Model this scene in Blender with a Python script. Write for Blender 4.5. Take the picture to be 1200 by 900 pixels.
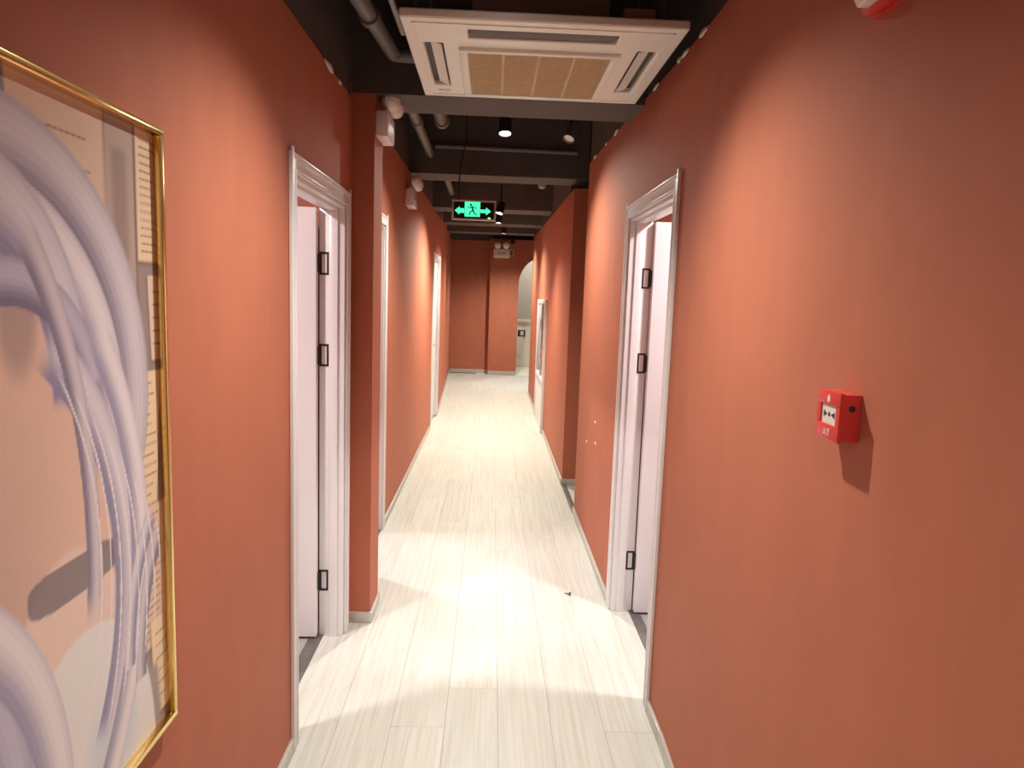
import bpy, bmesh, math, random
import numpy as np
from mathutils import Vector, Matrix

random.seed(7)
scene = bpy.context.scene
for o in list(bpy.data.objects):
    bpy.data.objects.remove(o, do_unlink=True)
C = scene.collection

# ------------------------------------------------------------------ camera
F, VPX, VPY, ROLL, CAM_H = 820.0, 577.0, 349.0, math.radians(1.75), 1.6
def camera_axes():
    yv = np.array([(VPX - 600) / F, (VPY - 450) / F, 1.0]); yv /= np.linalg.norm(yv)
    c, s = math.cos(ROLL), math.sin(ROLL)
    xv = np.array([c, s, -(c * yv[0] + s * yv[1]) / yv[2]]); xv /= np.linalg.norm(xv)
    dv = np.cross(yv, xv)
    if dv[1] < 0: dv = -dv
    return np.stack([xv, yv, -dv])
M = camera_axes()
cam_data = bpy.data.cameras.new('camera')
cam_data.sensor_width = 36.0
cam_data.lens = F / 1200 * 36.0
cam_data.clip_start = 0.02
cam = bpy.data.objects.new('camera', cam_data)
mw = Matrix.Identity(4)
for r in range(3):
    mw[r][0] = M[r, 0]; mw[r][1] = -M[r, 1]; mw[r][2] = -M[r, 2]
mw[2][3] = CAM_H
cam.matrix_world = mw
C.objects.link(cam)
scene.camera = cam

# ------------------------------------------------------------------ world, exposure
world = bpy.data.worlds.new('world'); scene.world = world
world.use_nodes = True
world.node_tree.nodes['Background'].inputs[0].default_value = (0.55, 0.6, 0.7, 1)
world.node_tree.nodes['Background'].inputs[1].default_value = 0.05
vs = scene.view_settings
vs.view_transform = 'Standard'; vs.look = 'None'; vs.gamma = 1.0; vs.use_curve_mapping = False
vs.exposure = 1.12
LAMP = 1.0            # common factor on every lamp of the place

# ------------------------------------------------------------------ materials
def srgb(r, g, b):
    def f(v):
        v /= 255.0
        return v / 12.92 if v <= 0.04045 else ((v + 0.055) / 1.055) ** 2.4
    return (f(r), f(g), f(b), 1.0)

MATS = {}
def mat(name, col, rough=0.5, metal=0.0, spec=0.5, noise=0.0, nscale=(6, 6, 6), bump=0.0, bscale=60, emit=None, estr=0.0, alpha=None, trans=0.0, coat=0.0):
    m = bpy.data.materials.new(name); m.use_nodes = True
    nt = m.node_tree; b = nt.nodes['Principled BSDF']
    b.inputs['Base Color'].default_value = col
    b.inputs['Roughness'].default_value = rough
    b.inputs['Metallic'].default_value = metal
    b.inputs['Specular IOR Level'].default_value = spec
    b.inputs['Transmission Weight'].default_value = trans
    b.inputs['Coat Weight'].default_value = coat
    if emit:
        b.inputs['Emission Color'].default_value = emit
        b.inputs['Emission Strength'].default_value = estr
    if noise or bump:
        g = nt.nodes.new('ShaderNodeNewGeometry')
        mp = nt.nodes.new('ShaderNodeMapping'); mp.inputs['Scale'].default_value = nscale
        nt.links.new(g.outputs['Position'], mp.inputs['Vector'])
    if noise:
        n = nt.nodes.new('ShaderNodeTexNoise'); n.inputs['Scale'].default_value = 1.0; n.inputs['Detail'].default_value = 5
        nt.links.new(mp.outputs[0], n.inputs['Vector'])
        rp = nt.nodes.new('ShaderNodeValToRGB')
        rp.color_ramp.elements[0].position = 0.3; rp.color_ramp.elements[1].position = 0.7
        rp.color_ramp.elements[0].color = tuple(c * (1 - noise) for c in col[:3]) + (1,)
        rp.color_ramp.elements[1].color = tuple(min(1, c * (1 + noise)) for c in col[:3]) + (1,)
        nt.links.new(n.outputs['Fac'], rp.inputs['Fac'])
        nt.links.new(rp.outputs['Color'], b.inputs['Base Color'])
    if bump:
        n2 = nt.nodes.new('ShaderNodeTexNoise'); n2.inputs['Scale'].default_value = bscale; n2.inputs['Detail'].default_value = 4
        nt.links.new(g.outputs['Position'], n2.inputs['Vector'])
        bp = nt.nodes.new('ShaderNodeBump'); bp.inputs['Strength'].default_value = bump; bp.inputs['Distance'].default_value = 0.004
        nt.links.new(n2.outputs['Fac'], bp.inputs['Height'])
        nt.links.new(bp.outputs['Normal'], b.inputs['Normal'])
    MATS[name] = m
    return m

mat('terracotta', (0.445, 0.142, 0.079, 1), rough=0.68, spec=0.4, noise=0.05, nscale=(9, 9, 3), bump=0.05, bscale=140)
mat('ceiling_paint', (0.055, 0.048, 0.046, 1), rough=0.75, noise=0.15, nscale=(3, 3, 3))
mat('beam_paint', (0.085, 0.074, 0.068, 1), rough=0.7, noise=0.12, nscale=(4, 4, 4))
mat('white_gloss', (0.80, 0.80, 0.82, 1), rough=0.3, noise=0.02)
mat('door_white', (0.80, 0.80, 0.84, 1), rough=0.35, noise=0.02)
mat('baseboard_grey', (0.52, 0.50, 0.47, 1), rough=0.35, metal=0.25)
mat('threshold_stone', (0.13, 0.12, 0.115, 1), rough=0.35, noise=0.2, nscale=(20, 20, 20))
mat('grey_tile', (0.34, 0.33, 0.335, 1), rough=0.4, noise=0.08, nscale=(5, 5, 5))
mat('room_pink', (0.47, 0.17, 0.11, 1), rough=0.6)
mat('black_metal', (0.03, 0.027, 0.025, 1), rough=0.4, metal=0.4)
mat('ac_white', (0.85, 0.89, 0.81, 1), rough=0.35)
mat('ac_filter', (0.64, 0.49, 0.27, 1), rough=0.6, noise=0.06, nscale=(60, 8, 8))
mat('slot_shade', (0.02, 0.018, 0.016, 1), rough=0.5)
mat('ac_body', (0.42, 0.43, 0.41, 1), rough=0.45, metal=0.3)
mat('gold', (0.83, 0.60, 0.22, 1), rough=0.22, metal=1.0)
mat('red_plastic', (0.66, 0.045, 0.04, 1), rough=0.35)
mat('white_plastic', (0.78, 0.74, 0.70, 1), rough=0.35)
mat('lens_white', (0.85, 0.83, 0.80, 1), rough=0.15, coat=0.5)
mat('dark_print', (0.03, 0.03, 0.035, 1), rough=0.5)
mat('pipe_grey', (0.16, 0.15, 0.14, 1), rough=0.5)
mat('pipe_pale', (0.42, 0.39, 0.35, 1), rough=0.5)
mat('cable_black', (0.02, 0.02, 0.02, 1), rough=0.5)
mat('alu', (0.58, 0.53, 0.47, 1), rough=0.35, metal=0.6)
mat('sign_black', (0.006, 0.006, 0.006, 1), rough=0.3)
mat('sign_green', (0.02, 0.5, 0.25, 1), emit=(0.05, 0.85, 0.36, 1), estr=0.75)
mat('sign_indicator', (0.3, 0.9, 0.2, 1), emit=(0.35, 0.95, 0.25, 1), estr=0.8)
mat('plaster', (0.78, 0.74, 0.70, 1), rough=0.85, bump=0.3, bscale=80)
mat('cream_wall', (0.50, 0.47, 0.38, 1), rough=0.7)
mat('wainscot', (0.80, 0.78, 0.68, 1), rough=0.4)
mat('lamp_glow', (1, 1, 1, 1), emit=(1, 0.97, 0.9, 1), estr=18.0)
mat('glass_dark', (0.05, 0.045, 0.05, 1), rough=0.06, spec=0.8, coat=0.6)
mat('hose_red', (0.42, 0.12, 0.12, 1), rough=0.6)
mat('screw_metal', (0.10, 0.09, 0.07, 1), rough=0.4, metal=0.6)

def plank_material():
    m = bpy.data.materials.new('plank_cream'); m.use_nodes = True
    nt = m.node_tree; b = nt.nodes['Principled BSDF']
    g = nt.nodes.new('ShaderNodeNewGeometry'); oi = nt.nodes.new('ShaderNodeObjectInfo')
    off = nt.nodes.new('ShaderNodeVectorMath'); off.operation = 'ADD'
    sc = nt.nodes.new('ShaderNodeVectorMath'); sc.operation = 'SCALE'; sc.inputs['Scale'].default_value = 40.0
    cmb = nt.nodes.new('ShaderNodeCombineXYZ')
    for i in range(3): nt.links.new(oi.outputs['Random'], cmb.inputs[i])
    nt.links.new(cmb.outputs[0], sc.inputs[0])
    nt.links.new(g.outputs['Position'], off.inputs[0]); nt.links.new(sc.outputs[0], off.inputs[1])
    mp = nt.nodes.new('ShaderNodeMapping'); mp.inputs['Scale'].default_value = (75, 2.2, 1)
    nt.links.new(off.outputs[0], mp.inputs['Vector'])
    n = nt.nodes.new('ShaderNodeTexNoise'); n.inputs['Scale'].default_value = 1; n.inputs['Detail'].default_value = 5; n.inputs['Distortion'].default_value = 0.3
    nt.links.new(mp.outputs[0], n.inputs['Vector'])
    rp = nt.nodes.new('ShaderNodeValToRGB')
    rp.color_ramp.elements[0].position = 0.25; rp.color_ramp.elements[0].color = (0.49, 0.49, 0.44, 1)
    rp.color_ramp.elements[1].position = 0.62; rp.color_ramp.elements[1].color = (0.60, 0.608, 0.565, 1)
    nt.links.new(n.outputs['Fac'], rp.inputs['Fac'])
    hs = nt.nodes.new('ShaderNodeHueSaturation')
    mr = nt.nodes.new('ShaderNodeMapRange'); mr.inputs['To Min'].default_value = 0.96; mr.inputs['To Max'].default_value = 1.04
    nt.links.new(oi.outputs['Random'], mr.inputs['Value']); nt.links.new(mr.outputs[0], hs.inputs['Value'])
    nt.links.new(rp.outputs['Color'], hs.inputs['Color']); nt.links.new(hs.outputs['Color'], b.inputs['Base Color'])
    b.inputs['Roughness'].default_value = 0.45
    MATS['plank'] = m
plank_material()

# ------------------------------------------------------------------ mesh helpers
class MB:
    """collects boxes, prisms and tubes; build() links them as ONE mesh object"""
    def __init__(self): self.bm = bmesh.new()
    def box(self, x0, x1, y0, y1, z0, z1, bev=0.0, seg=2):
        t = bmesh.new()
        bmesh.ops.create_cube(t, size=1.0)
        lo = (min(x0, x1), min(y0, y1), min(z0, z1)); hi = (max(x0, x1), max(y0, y1), max(z0, z1))
        for v in t.verts:
            v.co = Vector([lo[i] + (v.co[i] + 0.5) * (hi[i] - lo[i]) for i in range(3)])
        if bev: bmesh.ops.bevel(t, geom=t.edges[:], offset=bev, segments=seg, affect='EDGES', profile=0.5)
        self._merge(t); return self
    def prism(self, pts, axis, a, b, bev=0.0):
        """pts: 2-D outline in the other two axes (in x,y,z order), extruded along axis from a to b"""
        t = bmesh.new()
        def co(p, k):
            if axis == 'x': return (k, p[0], p[1])
            if axis == 'y': return (p[0], k, p[1])
            return (p[0], p[1], k)
        A = [t.verts.new(co(p, a)) for p in pts]; B = [t.verts.new(co(p, b)) for p in pts]
        t.faces.new(A); t.faces.new(B[::-1])
        for i in range(len(pts)):
            j = (i + 1) % len(pts)
            t.faces.new((A[i], B[i], B[j], A[j]))
        bmesh.ops.recalc_face_normals(t, faces=t.faces[:])
        if bev: bmesh.ops.bevel(t, geom=t.edges[:], offset=bev, segments=2, affect='EDGES', profile=0.5)
        self._merge(t); return self
    def hexa(self, p):
        """p: four bottom corners then four top corners"""
        t = bmesh.new(); q = [t.verts.new(c) for c in p]
        for f in ((0, 1, 2, 3), (4, 5, 6, 7), (0, 1, 5, 4), (1, 2, 6, 5), (2, 3, 7, 6), (3, 0, 4, 7)): t.faces.new([q[k] for k in f])
        bmesh.ops.recalc_face_normals(t, faces=t.faces[:]); self._merge(t); return self
    def tube(self, pts, r, n=16, r2=None, caps=True):
        t = bmesh.new(); rings = []
        pts = [Vector(p) for p in pts]
        up = None
        for i, p in enumerate(pts):
            d = (pts[min(i + 1, len(pts) - 1)] - pts[max(i - 1, 0)]).normalized()
            if up is None:
                up = Vector((0, 0, 1)) if abs(d.z) < 0.9 else Vector((1, 0, 0))
            u = d.cross(up).normalized(); w = u.cross(d).normalized(); up = w
            rr = r if r2 is None else r + (r2 - r) * i / max(1, len(pts) - 1)
            rings.append([t.verts.new(p + (u * math.cos(2 * math.pi * k / n) + w * math.sin(2 * math.pi * k / n)) * rr) for k in range(n)])
        for a, b in zip(rings, rings[1:]):
            for k in range(n):
                f = t.faces.new((a[k], a[(k + 1) % n], b[(k + 1) % n], b[k])); f.smooth = True
        if caps: t.faces.new(rings[0][::-1]); t.faces.new(rings[-1])
        bmesh.ops.recalc_face_normals(t, faces=t.faces[:])
        self._merge(t); return self
    def lathe(self, prof, center, axis, n=28):
        """prof: list of (radius, distance along axis)"""
        t = bmesh.new(); d = Vector(axis).normalized(); c = Vector(center)
        up = Vector((0, 0, 1)) if abs(d.z) < 0.9 else Vector((1, 0, 0))
        u = d.cross(up).normalized(); w = u.cross(d).normalized()
        rings = []
        for (r, h) in prof:
            r = max(r, 1e-4)
            rings.append([t.verts.new(c + d * h + (u * math.cos(2 * math.pi * k / n) + w * math.sin(2 * math.pi * k / n)) * r) for k in range(n)])
        for a, b in zip(rings, rings[1:]):
            for k in range(n):
                f = t.faces.new((a[k], a[(k + 1) % n], b[(k + 1) % n], b[k])); f.smooth = True
        t.faces.new(rings[0][::-1]); t.faces.new(rings[-1])
        bmesh.ops.recalc_face_normals(t, faces=t.faces[:])
        self._merge(t); return self
    def _merge(self, t):
        me = bpy.data.meshes.new('tmp'); t.to_mesh(me); t.free()
        self.bm.from_mesh(me); bpy.data.meshes.remove(me)
    def build(self, name, m, parent=None):
        me = bpy.data.meshes.new(name); self.bm.to_mesh(me); self.bm.free()
        me.materials.append(MATS[m])
        try: me.set_sharp_from_angle(angle=math.radians(40))
        except Exception: pass
        o = bpy.data.objects.new(name, me); C.objects.link(o)
        if parent: o.parent = parent
        return o

def tag(o, label, cat, group=None, kind=None):
    o['label'] = label; o['category'] = cat
    if group: o['group'] = group
    if kind: o['kind'] = kind
    return o
def empty(name, loc=(0, 0, 0), rz=0.0):
    o = bpy.data.objects.new(name, None); o.empty_display_size = 0.1
    o.location = loc; o.rotation_euler = (0, 0, rz); C.objects.link(o); return o
def struct(o, label, cat): return tag(o, label, cat, kind='structure')

# ------------------------------------------------------------------ layout constants
XL, XLP, XLF = -0.655, -0.553, -0.71          # left wall near, pillar face, left wall far
XR, XRF = 0.665, 0.655                        # right wall near, right wall far
T = 0.11                                      # wall thickness
PY0, PY1 = 3.285, 3.52                        # pillar depth
YB = -2.6                                     # back of the corridor behind the viewer
D1 = (2.345, 3.165, 1.985)                    # left door opening y0, y1, top
D2 = (3.90, 4.66, 2.045)
D3 = (8.42, 9.36, 2.06)
D4 = (2.615, 3.49, 2.015)                      # right door
YRE, YBK, YRE2 = 5.13, 5.95, 11.75            # right wall end, block front, block end
YE1, YE2 = 14.85, 14.62                       # end wall: recessed left part, right part
ZC = 3.3

# ------------------------------------------------------------------ floor
fl = MB(); fl.box(-2.9, 2.9, YB, 17.2, -0.14, -0.012)
floor = fl.build('floor', 'plank')
struct(floor, 'pale cream wood-look plank floor running down the corridor', 'floor')
plank_meshes = {}
def plank_mesh(w, l):
    key = (round(w, 3), round(l, 3))
    if key not in plank_meshes:
        t = bmesh.new(); bmesh.ops.create_cube(t, size=1.0)
        for v in t.verts: v.co = Vector(((v.co.x + .5) * w, (v.co.y + .5) * l, (v.co.z - .5) * 0.012))
        top = [e for e in t.edges if all(abs(v.co.z) < 1e-6 for v in e.verts)]
        bmesh.ops.bevel(t, geom=top, offset=0.0006, segments=1, affect='EDGES')
        me = bpy.data.meshes.new('plank'); t.to_mesh(me); t.free(); me.materials.append(MATS['plank'])
        plank_meshes[key] = me
    return plank_meshes[key]
def lay(x0, x1, y0, y1, one=False):
    k = math.floor((x0 + 0.13) / 0.2 + 1e-6)
    while -0.13 + 0.2 * k < x1 - 1e-6:
        a = max(x0, -0.13 + 0.2 * k); b = min(x1, -0.13 + 0.2 * (k + 1))
        if one: a, b = x0, x1
        anchor = {0: 2.714, -1: 2.447, 3: 2.433, 1: 3.11, 2: 3.36, -2: 3.04, -3: 2.7}.get(k, 2.5 + 0.37 * (k % 3))
        n = math.floor((y0 - anchor) / 1.2)
        while anchor + 1.2 * n < y1 - 1e-6:
            c = max(y0, anchor + 1.2 * n); d = min(y1, anchor + 1.2 * (n + 1))
            if b - a > 0.012 and d - c > 0.012:
                o = bpy.data.objects.new('plank', plank_mesh(b - a - 0.0006, d - c - 0.0006))
                o.location = (a + 0.0003, c + 0.0003, 0); o.parent = floor; C.objects.link(o)
            n += 1
        k += 1
        if one: break
lay(-0.71, 0.665, YB, 14.6)
lay(-0.86, -0.71, 9.62, 14.6)
lay(0.665, 0.87, YRE, YBK, True); lay(0.87, 2.2, YRE, YBK)
lay(0.665, 0.87, YRE2, YE2, True); lay(0.87, 2.2, YRE2, YE2)
# floor of the room beyond the arch and of the rooms behind the doors
struct(MB().box(-0.3, 2.6, YE2, 16.55, -0.012, 0.0).build('floor_lobby', 'wainscot'), 'white tiled floor of the room seen through the arch', 'floor')
struct(MB().box(-2.5, -0.805, 0.9, 3.62, -0.012, -0.001).build('floor_room_left', 'grey_tile'), 'grey tiled floor of the room behind the open door on the pillar side', 'floor')
struct(MB().box(0.815, 2.5, 2.0, 5.0, -0.012, -0.001).build('floor_room_right', 'grey_tile'), 'grey tiled floor of the room behind the open door facing the pillar', 'floor')
tn = 0
def threshold(x0, x1, y0, y1, label):
    global tn; tn += 1
    struct(MB().box(x0, x1, y0, y1, -0.012, 0.003, bev=0.001).build('trim_%d' % tn, 'threshold_stone'), label, 'threshold')
threshold(-0.805, -0.745, D1[0], D1[1], 'dark grey stone threshold strip under the open door beside the pillar')
lay(-0.745, -0.71, D1[0], D1[1], True)
threshold(0.76, 0.815, D4[0], D4[1], 'dark grey stone threshold strip under the open door opposite the pillar')
lay(XR, 0.76, D4[0], D4[1], True)
threshold(-0.86, -0.71, D2[0], D2[1], 'dark grey stone threshold strip of the doorway just behind the pillar')
threshold(XR - 0.015, XR + 0.03, YRE, YBK, 'thin grey strip in the floor across the side passage')

# ------------------------------------------------------------------ walls
def wall(name, m, boxes, label, cat='wall'):
    b = MB()
    for q in boxes: b.box(*q)
    return struct(b.build(name, m), label, cat)
ZL = 2.465
wl = wall('wall_left', 'terracotta', [
    (XL - T, XL, YB, D1[0], 0, ZL), (XL - T, XL, D1[1], PY0, 0, ZL), (XL - T, XL, D1[0], D1[1], D1[2], ZL)],
    'terracotta red wall carrying the framed picture and an open white door')
wall('wall_left_upper', 'beam_paint', [(XL - T, XL - 0.008, YB, PY0, ZL, ZC)], 'dark grey painted wall strip above the picture wall')
wall('wall_left_pillar', 'terracotta', [(-0.86, XLP, PY0, PY1, 0, 2.49)], 'dark shaded terracotta pillar standing out beside the open door')
b = MB()
ZF = 2.605
for q in [(XLF - T, XLF, PY1, D2[0], 0, ZF), (XLF - T, XLF, D2[1], D3[0], 0, ZF), (XLF - T, XLF, D3[1], 9.62, 0, ZF),
          (XLF - T, XLF, D2[0], D2[1], D2[2], ZF), (XLF - T, XLF, D3[0], D3[1], D3[2], ZF)]: b.box(*q)
struct(b.build('wall_left_far', 'terracotta'), 'terracotta wall behind the pillar with two white door frames', 'wall')
wall('wall_left_far_upper', 'beam_paint', [(XLF - T, XLF - 0.008, PY1, 9.62, ZF, ZC)], 'dark grey wall strip above the terracotta wall behind the pillar')
struct(MB().prism([(XLF, 9.62), (-0.875, YE1), (-1.05, YE1), (XLF - T, 9.62)], 'z', 0, 2.72).build('wall_left_end', 'terracotta'),
       'slightly splayed terracotta wall running on to the end wall', 'wall')
struct(MB().prism([(XLF - 0.01, 9.62), (-0.885, YE1), (-1.05, YE1), (XLF - T, 9.62)], 'z', 2.72, ZC).build('wall_left_end_upper', 'beam_paint'),
       'dark strip above the splayed wall near the end', 'wall')

def rtop(y): return 2.478 + (y - 2.1) * 0.0325
def rwall(bld, y0, y1, z0):
    bld.prism([(y0, z0), (y1, z0), (y1, rtop(y1)), (y0, rtop(y0))], 'x', XR, XR + T)
YK, TILT = 2.355, 0.035                        # seam where the near stretch of wall turns a little inwards
def xk(y): return XR - TILT * max(0.0, YK - y)
b = MB(); rwall(b, YK, D4[0], 0); rwall(b, D4[1], YRE, 0); rwall(b, D4[0], D4[1], D4[2])
b.hexa([(xk(YB), YB, 0), (XR + T, YB, 0), (XR + T, YK, 0), (XR, YK, 0), (xk(YB), YB, rtop(YB)), (XR + T, YB, rtop(YB)), (XR + T, YK, rtop(YK)), (XR, YK, rtop(YK))])
b.box(XR + T, 2.2, YRE - T, YRE, 0, 2.6)
wr = struct(b.build('wall_right', 'terracotta'), 'terracotta wall carrying the red call point and an open white door', 'wall')
b = MB(); b.prism([(YK, rtop(YK)), (YRE, rtop(YRE)), (YRE, ZC), (YK, ZC)], 'x', XR + 0.008, XR + T)
b.hexa([(xk(YB) + .008, YB, rtop(YB)), (XR + T, YB, rtop(YB)), (XR + T, YK, rtop(YK)), (XR + .008, YK, rtop(YK)), (xk(YB) + .008, YB, ZC), (XR + T, YB, ZC), (XR + T, YK, ZC), (XR + .008, YK, ZC)])
struct(b.build('wall_right_upper', 'beam_paint'),
       'dark grey wall strip above the call point wall', 'wall')
b = MB()
b.prism([(YBK, 0), (YRE2, 0), (YRE2, 2.61), (YBK, 2.525)], 'x', XRF, XRF + T)
b.box(XRF + T, 2.2, YBK, YBK + T, 0, 2.525); b.box(XRF + T, 2.2, YRE2 - T, YRE2, 0, 2.61)
struct(b.build('wall_right_far', 'terracotta'), 'terracotta wall block beyond the side passage holding the hydrant cabinet', 'wall')
b = MB(); b.prism([(YBK + 0.35, 2.53), (YRE2, 2.61), (YRE2, ZC), (YBK + 0.35, ZC)], 'x', XRF + 0.008, XRF + T)
struct(b.build('wall_right_far_upper', 'beam_paint'), 'dark grey wall strip above the far terracotta block', 'wall')
wall('wall_passage_end', 'terracotta', [(2.2, 2.3, YRE - T, YBK + T, 0, ZC), (2.2, 2.3, YRE2 - T, YE1, 0, ZC)], 'terracotta wall closing the side passage')
wall('wall_back', 'terracotta', [(-0.9, 0.9, YB - 0.12, YB, 0, ZC)], 'terracotta wall closing the corridor behind the viewer')
# end wall: recessed part, front part with the arch
b = MB(); b.box(-1.05, -0.05, YE1, YE1 + 0.2, 0, 2.78)
struct(b.build('wall_end', 'terracotta'), 'darker recessed terracotta part of the end wall', 'wall')
AX, AR, AZ = 1.13, 0.595, 1.9
arc = [(AX - AR * math.cos(math.pi * k / 32), AZ + AR * math.sin(math.pi * k / 32)) for k in range(33)]
b = MB(); t = bmesh.new(); ring = []
for (x, z) in arc:
    ring.append([t.verts.new((x, y_, z_)) for y_ in (YE2, YE2 + 0.22) for z_ in (z, 2.8)])
for p, q in zip(ring, ring[1:]):
    t.faces.new((p[0], p[1], q[1], q[0])); t.faces.new((p[2], q[2], q[3], p[3])); t.faces.new((p[0], q[0], q[2], p[2])); t.faces.new((p[1], p[3], q[3], q[1]))
bmesh.ops.recalc_face_normals(t, faces=t.faces[:]); b._merge(t)
b.box(-0.06, AX - AR, YE2, YE2 + 0.22, 0, 2.8); b.box(AX + AR, 2.2, YE2, YE2 + 0.22, 0, 2.8)
struct(b.build('wall_end_arch', 'terracotta'), 'terracotta end wall section with a tall arched opening', 'wall')
wall('wall_end_upper', 'beam_paint', [(-1.05, 2.2, YE1 + 0.01, YE1 + 0.2, 2.79, ZC)], 'dark painted strip above the end wall')
# room beyond the arch
wall('wall_lobby', 'cream_wall', [(-0.3, 2.6, 16.5, 16.6, 1.1, ZC), (2.5, 2.6, YE1 + .2, 16.5, 0, ZC), (-0.3, -0.2, YE1 + .2, 16.5, 0, ZC)], 'dull cream wall of the room seen through the arch')
w = MB(); w.box(-0.2, 2.5, 16.48, 16.6, 0, 1.1)
wn = struct(w.build('wall_lobby_wainscot', 'wainscot'), 'white wainscot panelling seen through the arch', 'wall')
MB().box(-0.2, 2.5, 16.44, 16.48, 1.06, 1.12, bev=0.006).build('chair_rail', 'wainscot', wn)
MB().box(-0.2, 2.5, 16.46, 16.48, 0.0, 0.16, bev=0.004).build('skirting', 'wainscot', wn)
for px in (0.0, 0.95, 1.75):
    MB().box(px, px + 0.75, 16.465, 16.48, 0.26, 0.92, bev=0.006).build('panel', 'wainscot', wn)

# rooms behind the open doors
wall('wall_room_left', 'room_pink', [(-2.6, -2.5, 0.8, 3.7, 0, 2.7), (-2.6, XL - T, 0.8, 0.9, 0, 2.7), (-2.6, XL - T - 0.07, 3.62, 3.7, 0, 2.7)], 'pinkish red walls of the room behind the door by the pillar')
wall('wall_room_right', 'room_pink', [(2.5, 2.6, 1.9, 4.9, 0, 2.7), (XR + T, 2.6, 1.9, 2.0, 0, 2.7), (XR + T, 2.6, 4.88, 4.97, 0, 2.7)], 'pinkish red walls of the room behind the door opposite the pillar')
wall('wall_room_far', 'room_pink', [(-2.6, -2.5, 3.8, 6.2, 0, 2.7), (-2.6, XLF - T, 6.1, 6.2, 0, 2.7), (-2.6, XLF - T, 3.71, 3.8, 0, 2.7)], 'pinkish red walls of the room behind the pillar')
wall('ceiling_rooms', 'plaster', [(-2.6, XL - T - 0.06, 0.8, 6.2, 2.7, 2.8), (XR + T, 2.6, 1.9, 4.97, 2.7, 2.8)], 'white ceilings of the rooms behind the doors', 'ceiling')
wall('ceiling', 'ceiling_paint', [(-1.1, 2.7, YB - 0.1, 16.6, ZC, ZC + 0.12)], 'dark open ceiling slab above the corridor', 'ceiling')
# ceiling beams
for i, (y0, y1, z, x0, x1, lab) in enumerate([
        (3.285, 3.60, 2.49, -0.655, XR + 0.008, 'dark grey concrete beam resting on the pillar, next to the cassette unit'),
        (5.95, 6.30, 2.60, XLF - 0.008, XRF + T, 'dark ceiling beam above the hanging exit sign'),
        (8.30, 8.72, 2.62, XLF - 0.008, XRF + 0.008, 'dark ceiling beam above the hydrant cabinet, past the exit sign'),
        (9.95, 10.35, 2.625, XLF - 0.02, XRF + 0.008, 'dark ceiling beam after the white closed door'),
        (11.9, 12.25, 2.68, -0.79, 2.2, 'dark ceiling beam closest to the arched end wall')]):
    struct(MB().box(x0, x1, y0, y1, z, ZC).build('ceiling_beam', 'beam_paint'), lab, 'beam')

# plaster crumbs along the paint edges
def crumb(parent, x, y, z, l, h, seed):
    r = random.Random(seed); t = bmesh.new()
    bmesh.ops.create_icosphere(t, subdivisions=2, radius=1.0)
    for v in t.verts:
        k = 1 + r.uniform(-.25, .25)
        v.co = Vector((x + v.co.x * 0.006 * k, y + v.co.y * l / 2 * k, z + v.co.z * h / 2 * k))
    m = MB(); m._merge(t); return m.build('plaster_chip', 'plaster', parent)
for i, (y, z, l, h) in enumerate([(2.84, 2.462, 0.14, 0.026), (3.03, 2.458, 0.06, 0.02)]): crumb(wl, XL, y, z, l, h, i)
for i, (y, l) in enumerate([(2.40, 0.10), (2.62, 0.09), (2.70, 0.05), (3.08, 0.10), (4.05, 0.12), (4.87, 0.10), (4.4, 0.05)]): crumb(wr, XR, y, rtop(y), l, 0.022, 20 + i)
for i, (y, z) in enumerate([(4.275, 0.853), (4.233, 0.727), (4.62, 0.66)]): crumb(wr, XR, y, z, 0.02, 0.022, 40 + i)

# ------------------------------------------------------------------ baseboards
bn = 0
def base(name, boxes, label):
    b = MB()
    for q in boxes: b.box(*q, bev=0.002)
    return struct(b.build(name, 'baseboard_grey'), label, 'baseboard')
BH, BT = 0.055, 0.012
CW = 0.055
base('baseboard_left', [(XL, XL + BT, YB, D1[0] - CW, 0, BH)], 'grey baseboard under the framed picture')
base('baseboard_left_pillar', [(XL - 0.0, XLP + BT, PY0 - BT, PY0, 0, BH), (XLP, XLP + BT, PY0, PY1, 0, BH)], 'grey baseboard wrapping the pillar foot')
base('baseboard_left_far', [(XLF, XLF + BT, D2[1] + CW, D3[0] - CW, 0, BH), (XLF, XLF + BT, D3[1] + CW, 9.62, 0, BH)], 'grey baseboard between the two doors behind the pillar')
struct(MB().prism([(XLF + BT, 9.62), (-0.863, YE1), (-0.88, YE1), (XLF - 0.003, 9.62)], 'z', 0, BH).build('baseboard_left_end', 'baseboard_grey'), 'grey baseboard of the splayed wall near the end', 'baseboard')
b = MB(); b.box(XR - BT, XR, YK, D4[0] - CW, 0, BH, bev=0.002); b.box(XR - BT, XR, D4[1] + CW, YRE, 0, BH, bev=0.002)
b.hexa([(xk(YB) - BT, YB, 0), (xk(YB), YB, 0), (XR, YK, 0), (XR - BT, YK, 0), (xk(YB) - BT, YB, BH), (xk(YB), YB, BH), (XR, YK, BH), (XR - BT, YK, BH)])
struct(b.build('baseboard_right', 'baseboard_grey'), 'grey baseboard under the red call point', 'baseboard')
base('baseboard_right_far', [(XRF - BT, XRF, YBK, 8.28, 0, BH), (XRF - BT, XRF, 9.6, YRE2, 0, BH), (XRF, 2.2, YBK - BT, YBK, 0, BH)], 'grey baseboard of the block beyond the side passage')
base('baseboard_end', [(-0.87, -0.06, YE1 - BT, YE1, 0, 0.08), (-0.06, AX - AR, YE2 - BT, YE2, 0, 0.08)], 'dark grey baseboard along the end wall')

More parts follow.
